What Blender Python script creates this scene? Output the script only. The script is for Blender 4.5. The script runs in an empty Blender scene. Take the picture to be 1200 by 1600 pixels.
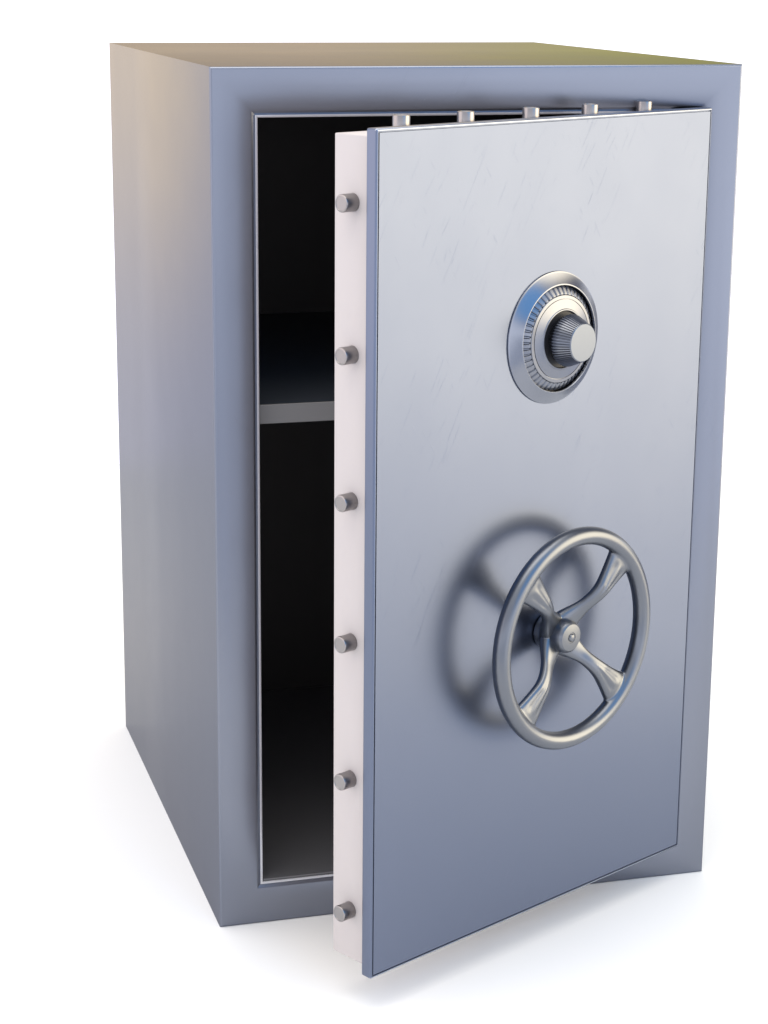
import bpy, bmesh, math
from mathutils import Vector, Matrix

PI = math.pi
sc = bpy.context.scene
COL = sc.collection

# ------------------------------------------------------------ dimensions (metres)
W, D, H = 0.6208, 0.7071, 1.0
HX, HY, ANG = 0.58128, -0.010, 0.48263         # hinge axis and opening angle
DW, DT, DZ0, DZ1 = 0.52783, 0.0149, 0.04366, 0.9522   # door plate


# ------------------------------------------------------------ materials
def new_mat(name):
    m = bpy.data.materials.new(name)
    m.use_nodes = True
    nt = m.node_tree
    return m, nt, nt.nodes['Principled BSDF']


def scratch_layer(nt, coord, angle, scale, stretch, lo, seed):
    """thin broken dashes running along one direction"""
    mp = nt.nodes.new('ShaderNodeMapping')
    mp.inputs['Rotation'].default_value = (0, angle, 0)
    mp.inputs['Location'].default_value = (seed, seed * 1.7, seed * .6)
    nt.links.new(coord, mp.inputs['Vector'])
    mp2 = nt.nodes.new('ShaderNodeMapping')
    mp2.inputs['Scale'].default_value = (scale, scale, scale / stretch)
    nt.links.new(mp.outputs[0], mp2.inputs['Vector'])
    nz = nt.nodes.new('ShaderNodeTexNoise')
    nz.inputs['Scale'].default_value = 1.0
    nz.inputs['Detail'].default_value = 1.0
    nt.links.new(mp2.outputs[0], nz.inputs['Vector'])
    mr = nt.nodes.new('ShaderNodeMapRange')
    mr.inputs['From Min'].default_value = lo
    mr.inputs['From Max'].default_value = lo + .05
    nt.links.new(nz.outputs['Fac'], mr.inputs['Value'])
    return mr.outputs[0]


def brushed_metal(name, base, rough, scratches=True, bump=0.17, metallic=1.0, edge=(1, 1, 1), lean=1):
    m, nt, b = new_mat(name)
    b.inputs['Metallic'].default_value = metallic
    b.inputs['Specular Tint'].default_value = (*edge, 1)
    tc = nt.nodes.new('ShaderNodeTexCoord')
    n1 = nt.nodes.new('ShaderNodeTexNoise')
    n1.inputs['Scale'].default_value = 3.5
    n1.inputs['Detail'].default_value = 5
    nt.links.new(tc.outputs['Object'], n1.inputs['Vector'])
    mixc = nt.nodes.new('ShaderNodeMix')
    mixc.data_type = 'RGBA'
    mixc.inputs['A'].default_value = (*[c * .97 for c in base], 1)
    mixc.inputs['B'].default_value = (*[c * 1.03 for c in base], 1)
    nt.links.new(n1.outputs['Fac'], mixc.inputs['Factor'])
    nt.links.new(mixc.outputs['Result'], b.inputs['Base Color'])
    n2 = nt.nodes.new('ShaderNodeTexNoise')
    n2.inputs['Scale'].default_value = 9
    n2.inputs['Detail'].default_value = 6
    nt.links.new(tc.outputs['Object'], n2.inputs['Vector'])
    mr = nt.nodes.new('ShaderNodeMapRange')
    mr.inputs['To Min'].default_value = rough - .03
    mr.inputs['To Max'].default_value = rough + .03
    nt.links.new(n2.outputs['Fac'], mr.inputs['Value'])
    nt.links.new(mr.outputs[0], b.inputs['Roughness'])
    if scratches:
        layers = [scratch_layer(nt, tc.outputs['Object'], -.50 * lean, 520, 40, .72, 3.1),
                  scratch_layer(nt, tc.outputs['Object'], -.36 * lean, 600, 24, .735, 9.4),
                  scratch_layer(nt, tc.outputs['Object'], -.62 * lean, 520, 30, .735, 5.7),
                  scratch_layer(nt, tc.outputs['Object'], .55 * lean, 560, 18, .75, 7.2)]
        acc = layers[0]
        for l in layers[1:]:
            mx = nt.nodes.new('ShaderNodeMath')
            mx.operation = 'MAXIMUM'
            nt.links.new(acc, mx.inputs[0])
            nt.links.new(l, mx.inputs[1])
            acc = mx.outputs[0]
        # scratches come in patches
        pn = nt.nodes.new('ShaderNodeTexNoise')
        pn.inputs['Scale'].default_value = 6
        nt.links.new(tc.outputs['Object'], pn.inputs['Vector'])
        pr = nt.nodes.new('ShaderNodeMapRange')
        pr.inputs['From Min'].default_value = .42
        pr.inputs['From Max'].default_value = .62
        nt.links.new(pn.outputs['Fac'], pr.inputs['Value'])
        ml = nt.nodes.new('ShaderNodeMath')
        ml.operation = 'MULTIPLY'
        nt.links.new(acc, ml.inputs[0])
        nt.links.new(pr.outputs[0], ml.inputs[1])
        bp = nt.nodes.new('ShaderNodeBump')
        bp.inputs['Strength'].default_value = bump
        bp.inputs['Distance'].default_value = .0006
        nt.links.new(ml.outputs[0], bp.inputs['Height'])
        nt.links.new(bp.outputs[0], b.inputs['Normal'])
    return m


def plain(name, base, rough, metallic=0.0, noise=.03):
    m, nt, b = new_mat(name)
    b.inputs['Metallic'].default_value = metallic
    b.inputs['Roughness'].default_value = rough
    tc = nt.nodes.new('ShaderNodeTexCoord')
    n1 = nt.nodes.new('ShaderNodeTexNoise')
    n1.inputs['Scale'].default_value = 12
    n1.inputs['Detail'].default_value = 4
    nt.links.new(tc.outputs['Object'], n1.inputs['Vector'])
    mixc = nt.nodes.new('ShaderNodeMix')
    mixc.data_type = 'RGBA'
    mixc.inputs['A'].default_value = (*[c * (1 - noise) for c in base], 1)
    mixc.inputs['B'].default_value = (*[min(1, c * (1 + noise)) for c in base], 1)
    nt.links.new(n1.outputs['Fac'], mixc.inputs['Factor'])
    nt.links.new(mixc.outputs['Result'], b.inputs['Base Color'])
    return m


M_BODY = brushed_metal('brushed_blue_steel', (.20, .216, .263), .30, edge=(.57, .57, .59))
M_DOOR = brushed_metal('satin_door_steel', (.140, .165, .234), .34, lean=-1)
M_CHAMFER = plain('highlight_door_edge', (.32, .35, .42), .28, 1.0)  # paler metal imitates the highlight on the top and bottom chamfers
M_LIP = plain('polished_lip', (.55, .56, .60), .3, 1.0)
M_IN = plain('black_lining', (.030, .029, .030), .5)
M_INFLOOR = plain('lit_inner_floor', (.12, .12, .13), .5)  # paler than the lining, to imitate light falling in at the front
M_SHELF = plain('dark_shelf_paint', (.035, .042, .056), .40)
M_SHELFEDGE = plain('grey_shelf_edge', (.16, .16, .165), .5)
M_WHITE = plain('white_enamel', (.49, .452, .445), .55)
M_BOLT = plain('steel_bolt', (.29, .275, .275), .28, 1.0)
M_WHEEL = plain('cast_satin_steel', (.156, .168, .193), .32, 1.0)
M_DIAL = plain('turned_steel', (.20, .212, .245), .3, 1.0)
M_BEZEL = plain('polished_bezel_steel', (.21, .225, .265), .22, 1.0)
M_DARK = plain('gap_shade', (.01, .01, .012), .5)  # near-black stands in for the shade inside the dial gaps
M_KNOBFACE = plain('pale_knob_face', (.182, .203, .245), .42, 1.0)
M_FLOOR = plain('white_studio_floor', (.90, .90, .90), .9, noise=.003)


# ------------------------------------------------------------ helpers
def obj(name, bm, mat, parent=None, smooth=False, mw=None):
    me = bpy.data.meshes.new(name)
    bmesh.ops.recalc_face_normals(bm, faces=bm.faces)
    bm.to_mesh(me)
    bm.free()
    for m in (mat if isinstance(mat, (list, tuple)) else [mat]):
        me.materials.append(m)
    if smooth:
        for p in me.polygons:
            p.use_smooth = True
        if smooth is not True:
            me.set_sharp_from_angle(angle=math.radians(smooth))
    o = bpy.data.objects.new(name, me)
    COL.objects.link(o)
    if parent:
        o.parent = parent
    if mw is not None:
        o.matrix_local = mw
    return o


def empty(name, loc, parent=None, rotz=0):
    o = bpy.data.objects.new(name, None)
    o.empty_display_size = .05
    COL.objects.link(o)
    o.location = loc
    o.rotation_euler = (0, 0, rotz)
    if parent:
        o.parent = parent
    return o


def box_bm(x0, x1, y0, y1, z0, z1, bev=0.0, seg=2):
    bm = bmesh.new()
    bmesh.ops.create_cube(bm, size=1)
    for v in bm.verts:
        v.co = Vector(((x0 + x1) / 2 + v.co.x * (x1 - x0), (y0 + y1) / 2 + v.co.y * (y1 - y0),
                       (z0 + z1) / 2 + v.co.z * (z1 - z0)))
    if bev:
        bmesh.ops.bevel(bm, geom=bm.edges[:], offset=bev, segments=seg, profile=.5, affect='EDGES')
    return bm


def lathe_bm(prof, n=96, axis='n', mod=None, center=(0, 0, 0), cap0=True, cap1=True):
    """prof: list of (radius, height); height runs along +Y (door normal) by default"""
    bm = bmesh.new()
    rings = []
    for i, (r, h) in enumerate(prof):
        ring = []
        for k in range(n):
            a = 2 * PI * k / n
            rr = r
            hh = h
            if mod:
                rr, hh = mod(i, k, n, r, h)
            c, s = rr * math.cos(a), rr * math.sin(a)
            if axis == 'n':
                p = (c, hh, s)
            elif axis == 'z':
                p = (c, s, hh)
            else:
                p = (hh, c, s)
            ring.append(bm.verts.new(Vector(p) + Vector(center)))
        rings.append(ring)
    for a, b in zip(rings, rings[1:]):
        for k in range(n):
            bm.faces.new((a[k], a[(k + 1) % n], b[(k + 1) % n], b[k]))
    if cap0:
        bm.faces.new(rings[0])
    if cap1:
        bm.faces.new(rings[-1])
    return bm


def torus_bm(R, r, y, nu=160, nv=32, bm=None, flat=1.0):
    bm = bm or bmesh.new()
    g = [[bm.verts.new(((R + r * math.cos(v)) * math.cos(u), y + flat * r * math.sin(v), (R + r * math.cos(v)) * math.sin(u)))
          for v in [2 * PI * j / nv for j in range(nv)]] for u in [2 * PI * i / nu for i in range(nu)]]
    for i in range(nu):
        for j in range(nv):
            bm.faces.new((g[i][j], g[(i + 1) % nu][j], g[(i + 1) % nu][(j + 1) % nv], g[i][(j + 1) % nv]))
    return bm


def sstep(a, b, x):
    t = max(0, min(1, (x - a) / (b - a)))
    return t * t * (3 - 2 * t)


# ------------------------------------------------------------ the setting
bm = bmesh.new()
bm.faces.new([bm.verts.new(p) for p in ((-3, -1.3, 0), (1.6, -1.3, 0), (1.6, 2.4, 0), (-3, 2.4, 0))])
fl = obj('floor', bm, M_FLOOR)
fl['kind'] = 'structure'

# ------------------------------------------------------------ the safe
safe = empty('safe', (W / 2, D / 2, 0))
safe['label'] = 'tall blue-grey steel safe with its thick door ajar, standing on the white floor'
safe['category'] = 'safe'
ROOT = Matrix.Translation((-W / 2, -D / 2, 0))     # children are built in world coordinates

# --- cabinet shell: concentric rectangular rings from the back wall round to the opening
ML, MR, MB, MT = .0532, .0545, .0508, .0545        # final opening margins


def rect_ring(bm, i, y, f=None):
    """i: inset from outer box; if f given, margins are i..opening margins blended by f"""
    if f is None:
        l = r = b = t = i
    else:
        l, r, b, t = [m - f for m in (ML, MR, MB, MT)]
    return [bm.verts.new(p) for p in ((l, y, b), (W - r, y, b), (W - r, y, H - t), (l, y, H - t))]


bm = bmesh.new()
seq = []
seq.append(rect_ring(bm, .002, D))
seq.append(rect_ring(bm, .0006, D - .0006))
seq.append(rect_ring(bm, 0, D - .002))
for y in (D * .5,):
    seq.append(rect_ring(bm, 0, y))
E0 = .0030
for k in range(6):
    a = k / 5 * PI / 2
    seq.append(rect_ring(bm, E0 - E0 * math.cos(a), E0 - E0 * math.sin(a)))
# the face: flat, then a very gentle cove, then a short bevel down to the lip
for k in range(13):
    t = k / 12
    f = .034 * (1 - t) + .0078 * t
    seq.append(rect_ring(bm, 0, .0030 * t ** 2.6, f))
for f, y in ((.0066, .0037), (.0045, .0053), (.0034, .0060), (.0026, .0064)):
    seq.append(rect_ring(bm, 0, y, f))
bm.faces.new(seq[0])
for A, B in zip(seq, seq[1:]):
    for k in range(4):
        bm.faces.new((A[k], A[(k + 1) % 4], B[(k + 1) % 4], B[k]))
cab = obj('cabinet', bm, M_BODY, safe, smooth=25, mw=ROOT)
cab['label'] = 'blue-grey brushed steel cabinet'

# --- polished lip round the opening
bm = bmesh.new()
seq = []
for f, y in ((.0032, .012), (.0032, .0052), (.0029, .0047), (.0006, .0047), (.0, .0053), (.0, .020)):
    seq.append(rect_ring(bm, 0, y, f))
for A, B in zip(seq, seq[1:]):
    for k in range(4):
        bm.faces.new((A[k], A[(k + 1) % 4], B[(k + 1) % 4], B[k]))
for k in range(4):
    bm.faces.new((seq[-1][k], seq[-1][(k + 1) % 4], seq[0][(k + 1) % 4], seq[0][k]))
obj('opening_trim', bm, M_LIP, safe, smooth=50, mw=ROOT)

# --- dark lining: five inner walls
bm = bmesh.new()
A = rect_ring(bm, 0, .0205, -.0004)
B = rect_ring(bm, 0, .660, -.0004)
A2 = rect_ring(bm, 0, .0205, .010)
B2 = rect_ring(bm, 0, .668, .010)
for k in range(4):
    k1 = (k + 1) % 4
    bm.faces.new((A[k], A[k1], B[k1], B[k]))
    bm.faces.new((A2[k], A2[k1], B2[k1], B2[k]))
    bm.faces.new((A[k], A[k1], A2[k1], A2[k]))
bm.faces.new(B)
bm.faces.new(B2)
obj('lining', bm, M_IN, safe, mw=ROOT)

obj('inner_floor', box_bm(ML + .0008, W - MR - .0008, .0060, .6585, MB + .0006, MB + .0026, .0003, 1), M_INFLOOR, safe, mw=ROOT)  # sheet added over the lining, its paler colour imitates incoming light

# --- shelf
sx0, sx1 = ML + .0006, W - MR - .0006
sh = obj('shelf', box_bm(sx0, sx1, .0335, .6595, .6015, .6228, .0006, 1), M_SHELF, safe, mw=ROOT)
obj('shelf_edge', box_bm(sx0, sx1, .030, .0334, .6012, .6232, .0005, 1), M_SHELFEDGE, sh)

# --- door (built in door coordinates: x from the hinge to the free edge, y outwards, z up)
DOOR = ROOT @ Matrix.Translation((HX, HY, 0)) @ Matrix.Rotation(ANG + PI, 4, 'Z')
bm = box_bm(0, DW, -DT, 0, DZ0, DZ1, .0022, 3)
# fine engraved line running just inside the edge of the face
bm.faces.ensure_lookup_table()
face = max((f for f in bm.faces if f.normal.y > .99), key=lambda f: f.calc_area())
for th, dp in ((.0005, 0), (.0004, -.0016), (.0007, 0), (.0004, .0016)):
    bmesh.ops.inset_region(bm, faces=[face], thickness=th, depth=dp, use_even_offset=True)
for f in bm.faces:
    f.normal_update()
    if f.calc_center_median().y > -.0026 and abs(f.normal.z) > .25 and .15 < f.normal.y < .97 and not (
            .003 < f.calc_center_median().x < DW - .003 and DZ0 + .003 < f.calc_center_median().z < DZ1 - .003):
        f.material_index = 1  # highlight put into the colour of these chamfers
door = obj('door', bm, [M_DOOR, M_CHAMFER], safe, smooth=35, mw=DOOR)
door['label'] = 'smooth satin steel door standing ajar'
blk = obj('door_block', box_bm(.030, DW - .010, -.0715, -DT - .0001, .0500, .9435, .0012, 2), M_WHITE, door, smooth=50)
blk['label'] = 'white inner side of the door'

# locking bolts
def bolt_bm(axis, L, r=.0092):
    c = .0011
    prof = [(r + .0002, -.004), (r + .0002, .0), (r, .0), (r, L - c), (r - c * .3, L - c * .3), (r - c, L),
            (r * .80, L + .00005), (r * .78, L - .0003)]
    return lathe_bm(prof, 48, axis)


side = bolt_bm('x', .0168)
b0 = obj('bolt', side, M_BOLT, door, smooth=35)
NB = -.0436
b0.location = (DW - .010, NB, .8765)
for z in (.7222, .5683, .4150, .2608, .1080):
    c = b0.copy()
    COL.objects.link(c)
    c.parent = door
    c.location = (DW - .010, NB, z)
t0 = obj('bolt', bolt_bm('z', .0165), M_BOLT, door, smooth=35)
t0.location = (.4524, NB, .9435)
for u in (.3590, .2590, .1630, .0700):
    c = t0.copy()
    COL.objects.link(c)
    c.parent = door
    c.location = (u, NB, .9435)

# --- combination dial
dial = empty('combination_dial', (0, 0, 0), safe)
dial.matrix_local = DOOR @ Matrix.Translation((.2622, 0, .7165))
obj('bezel', lathe_bm([(.0722, .0), (.0725, .0008), (.0722, .0016), (.0705, .0022), (.0598, .0096), (.0590, .0101), (.0584, .0101),
                       (.0580, .0096), (.0580, .001)], 160, cap1=False), M_BEZEL, dial, smooth=35)


def teeth(i, k, n, r, h):
    if i in (1, 2) and (k % 6) in (0, 1):
        return r - .0009, h - .0012
    return r, h


obj('toothed_ring', lathe_bm([(.0572, .0005), (.0568, .0062), (.0495, .0112), (.0484, .0116), (.0484, .002)], 50 * 6, mod=teeth,
                             cap1=False), M_DIAL, dial, smooth=20)
obj('dial_gap_shade', lathe_bm([(.0583, .0010), (.0583, .0016)], 64), M_DARK, dial)  # dark disc added as shade behind the toothed ring
obj('dial_disc', lathe_bm([(.0480, .0030), (.0480, .0118), (.0474, .0124), (.0441, .0128), (.0440, .0119), (.0434, .0119), (.0433, .0129), (.0335, .0153), (.0328, .0160), (.0318, .0162),
                           (.0312, .0158), (.0309, .0140), (.0300, .0120)], 128), M_DIAL, dial, smooth=30)
obj('knob_gap_shade', lathe_bm([(.0306, .0125), (.0306, .0140)], 64), M_DARK, dial)  # dark disc added as shade under the knob skirt


def ribs(i, k, n, r, h):
    if 1 <= i <= 6:
        return (r - (.0014 if k % 5 in (0, 1) else 0), h)
    return r, h


kn = obj('knob', lathe_bm([(.0225, .0140), (.0278, .0222), (.0285, .0236), (.0285, .0252), (.0262, .0310), (.0238, .0365), (.0216, .0418),
                           (.0209, .0430), (.0203, .0436)], 54 * 5, mod=ribs), M_DIAL, dial, smooth=25)
obj('knob_face', lathe_bm([(.0204, .0430), (.0204, .0437), (.0200, .0440), (.0120, .04415)], 96), M_KNOBFACE, dial, smooth=35)

# --- handwheel
WR, WT, WN = .1169, .0101, .0440
wheel = empty('handwheel', (0, 0, 0), safe)
wheel.matrix_local = DOOR @ Matrix.Translation((.2622, 0, .3840))

SP = [math.radians(a) for a in WHEEL_ANGLES] if 'WHEEL_ANGLES' in globals() else [math.radians(a) for a in (45, 135, 225, 315)]


def n_of_r(r):
    # height of the spoke centre line above the door
    return .0160 + (.0415 - .0160) * sstep(.002, .072, r)


bm = torus_bm(WR, WT, WN, bm=bmesh.new())
for a in SP:
    NU, NV = 60, 48
    rows = []
    for i in range(NU + 1):
        t = i / NU
        r = .004 + (WR - .004) * t
        # half-width: web at the hub, waist, wide flare into the rim
        w = .0088 + .0080 * (1 - sstep(.012, .046, r)) + .0150 * max(0, (r - .050) / (WR - .050)) ** 1.6
        hgt = .0068 + .0034 * (1 - sstep(.012, .040, r)) + .0004 * sstep(.06, .1, r)
        row = []
        for j in range(NV):
            v = 2 * PI * j / NV
            cx, sy = math.cos(v), math.sin(v)
            lx = w * math.copysign(abs(cx) ** .85, cx)
            ly = hgt * math.copysign(abs(sy) ** .85, sy)
            if sy > 0:
                # raised keel flanked by two scooped grooves that open towards the rim
                g = sstep(.050, .064, r) * (1 - sstep(.094, .103, r))
                gw = .0016 + .0055 * sstep(.050, .100, r)
                d1 = abs(abs(lx) - gw * .95) / (gw * .55)
                ly -= .0010 * g * math.exp(-d1 * d1 * 1.5)
                ly += .0006 * g * math.exp(-(lx / (gw * .5)) ** 2)
            s, c = math.sin(a), math.cos(a)
            row.append(bm.verts.new((r * c - lx * s, n_of_r(r) + ly, r * s + lx * c)))
        rows.append(row)
    for A, B in zip(rows, rows[1:]):
        for j in range(NV):
            bm.faces.new((A[j], A[(j + 1) % NV], B[(j + 1) % NV], B[j]))
    bm.faces.new(rows[0])
    bm.faces.new(rows[-1])
# hub barrel
hub = lathe_bm([(.0200, .0010), (.0190, .0080), (.0190, .0160), (.0190, .0220), (.0150, .0265)], 64)
tmp = bpy.data.meshes.new('tmp')
hub.to_mesh(tmp)
hub.free()
bm.from_mesh(tmp)
bpy.data.meshes.remove(tmp)
bmesh.ops.recalc_face_normals(bm, faces=bm.faces)
me = bpy.data.meshes.new('wheel_blank')
bm.to_mesh(me)
bm.free()
blank = bpy.data.objects.new('wheel_blank', me)
COL.objects.link(blank)
md = blank.modifiers.new('r', 'REMESH')
md.mode = 'VOXEL'
md.voxel_size = .0011
md2 = blank.modifiers.new('s', 'SMOOTH')
md2.iterations = 7
md2.factor = .5
dg = bpy.context.evaluated_depsgraph_get()
ev = blank.evaluated_get(dg)
em = ev.to_mesh()
vco = [v.co.copy() for v in em.vertices]
vno = [v.normal.copy() for v in em.vertices]
polys = [tuple(p.vertices) for p in em.polygons]
ev.to_mesh_clear()
bpy.data.objects.remove(blank)
bpy.data.meshes.remove(me)
groups = {'rim': [], 'hub': [], 0: [], 1: [], 2: [], 3: []}
for p in polys:
    c = Vector((0, 0, 0))
    for i in p:
        c += vco[i]
    c /= len(p)
    r = math.hypot(c.x, c.z)
    if math.hypot(r - WR, c.y - WN) < WT + .0016:
        groups['rim'].append(p)
    elif r < .0215:
        groups['hub'].append(p)
    else:
        a = math.atan2(c.z, c.x)
        k = min(range(4), key=lambda q: abs((a - SP[q] + PI) % (2 * PI) - PI))
        groups[k].append(p)
wheel_parts = {}
for key, ps in groups.items():
    idx = {}
    for p in ps:
        for i in p:
            idx.setdefault(i, len(idx))
    name = key if isinstance(key, str) else 'spoke'
    m2 = bpy.data.meshes.new(name)
    m2.from_pydata([vco[i] for i in idx], [], [[idx[i] for i in p] for p in ps])
    m2.materials.append(M_WHEEL)
    for pl in m2.polygons:
        pl.use_smooth = True
    m2.normals_split_custom_set_from_vertices([vno[i] for i in idx])
    o = bpy.data.objects.new(name, m2)
    COL.objects.link(o)
    o.parent = wheel
    wheel_parts[key] = o
obj('hub_cap', lathe_bm([(.0190, .0200), (.0197, .0215), (.0197, .0232), (.0190, .0240), (.0190, .0325), (.0186, .0355), (.0174, .0385),
                         (.0152, .0403), (.0100, .0409), (.0062, .0410), (.0058, .0404), (.0048, .0404), (.0046, .0412), (.0036, .0424), (.0018, .0429)], 96),
    M_WHEEL, wheel, smooth=30)

# ------------------------------------------------------------ world: procedural studio surroundings
wd = bpy.data.worlds.new('World')
sc.world = wd
wd.use_nodes = True
nt = wd.node_tree
bg = nt.nodes['Background']
tc = nt.nodes.new('ShaderNodeTexCoord')


def vdot(vec):
    n = nt.nodes.new('ShaderNodeVectorMath')
    n.operation = 'DOT_PRODUCT'
    n.inputs[1].default_value = Vector(vec).normalized()
    nt.links.new(tc.outputs['Generated'], n.inputs[0])
    return n.outputs['Value']


def ramp(val, stops, smooth=True):
    r = nt.nodes.new('ShaderNodeValToRGB')
    e = r.color_ramp.elements
    while len(e) < len(stops):
        e.new(.5)
    for el, (p, c) in zip(e, stops):
        el.position = p
        el.color = (*c, 1)
    r.color_ramp.interpolation = 'EASE' if smooth else 'LINEAR'
    nt.links.new(val, r.inputs[0])
    return r.outputs[0]


def lobe(acc, direction, lo, hi, col, strength=1.0):
    """mix a soft patch of colour round one direction"""
    m = nt.nodes.new('ShaderNodeMapRange')
    m.interpolation_type = 'SMOOTHSTEP'
    m.inputs['From Min'].default_value = lo
    m.inputs['From Max'].default_value = hi
    m.inputs['To Max'].default_value = strength
    nt.links.new(vdot(direction), m.inputs['Value'])
    mx = nt.nodes.new('ShaderNodeMix')
    mx.data_type = 'RGBA'
    nt.links.new(m.outputs[0], mx.inputs['Factor'])
    nt.links.new(acc, mx.inputs['A'])
    mx.inputs['B'].default_value = (*col, 1)
    return mx.outputs['Result']


WARM = (3.3, 2.55, 1.55)
base = ramp(vdot((0, 0, 1)), [(0, (2.25, 2.3, 2.45)), (.3, (.90, .93, 1.07)), (.6, (1.1, 1.13, 1.2)), (1, (1.6, 1.58, 1.52))])
acc = lobe(base, (.78, .28, .54), .86, .96, (.22, .25, .36))            # dim patch added to darken bezel and chamfer reflections
acc = lobe(acc, (.22, 1, .10), .86, .97, (1.30, .97, .58))             # warm light behind the safe
acc = lobe(acc, (.66, .90, .10), .92, .985, (.90, .87, .04))             # olive patch behind, to the right
acc = lobe(acc, (-.22, .97, .035), .972, .998, WARM)
acc = lobe(acc, (-1, .15, .22), .80, .97, (2.4, 2.2, 2.2))         # glow added on the left to brighten the door's edge strip
acc = lobe(acc, (1, -.28, .14), .84, .975, (6.4, 5.5, 4.0))            # bright patch added on the right for the door face to reflect
acc = lobe(acc, (.38, -.73, .57), .88, .97, (.45, 1.05, 1.9))          # patch of blue in front, high up
# below the horizon: white behind the safe, bluish elsewhere, patches added for the metal to reflect
dim = nt.nodes.new('ShaderNodeRGB')
dim.outputs[0].default_value = (1.05, 1.12, 1.3, 1)
low = lobe(dim.outputs[0], (0, 1, 0), .15, .5, (1.5, 1.48, 1.62))
low = lobe(low, (.55, -.84, .0), .91, .985, (2.0, 2.05, 2.2))
low = lobe(low, (-1, .2, .02), .90, .99, (1.9, 1.8, 1.85))
low = lobe(low, (-.22, .97, .035), .972, .998, WARM)
low = lobe(low, (.87, .49, -.15), .955, .985, (.14, .17, .28))
low = lobe(low, (1, -.25, .01), .942, .982, (6.6, 5.62, 4.0))
mh = nt.nodes.new('ShaderNodeMapRange')
mh.inputs['From Min'].default_value = -.012
mh.inputs['From Max'].default_value = .0
nt.links.new(vdot((0, 0, 1)), mh.inputs['Value'])
mx = nt.nodes.new('ShaderNodeMix')
mx.data_type = 'RGBA'
nt.links.new(mh.outputs[0], mx.inputs['Factor'])
nt.links.new(low, mx.inputs['A'])
nt.links.new(acc, mx.inputs['B'])
nt.links.new(mx.outputs['Result'], bg.inputs['Color'])
bg.inputs['Strength'].default_value = 1.0


def area(name, loc, target, size, sizey, power, col=(1, 1, 1)):
    l = bpy.data.lights.new(name, 'AREA')
    l.shape = 'RECTANGLE'
    l.size, l.size_y, l.energy, l.color = size, sizey, power, col
    o = bpy.data.objects.new(name, l)
    COL.objects.link(o)
    o.location = loc
    o.rotation_euler = (Vector(target) - Vector(loc)).to_track_quat('-Z', 'Y').to_euler()
    return o


area('overhead_fill', (0.15, -0.1, 3.0), (.15, 0, 0), 2.4, 2.4, 41, (1, .93, .84))  # added lamp, whitens the floor and tightens the contact shadows

# ------------------------------------------------------------ camera
cam = bpy.data.cameras.new('camera')
co = bpy.data.objects.new('camera', cam)
COL.objects.link(co)
co.location = (-0.44543, -2.24426, 1.10498)
co.rotation_euler = (1.31604, -0.00822, -0.27694)
cam.sensor_fit = 'VERTICAL'
cam.sensor_height = 24
cam.lens = 24 * 3273.7 / 1600
cam.clip_start = .05
cam.clip_end = 500
sc.camera = co

sc.view_settings.view_transform = 'Standard'
sc.view_settings.look = 'None'
sc.view_settings.exposure = 0
sc.view_settings.gamma = 1
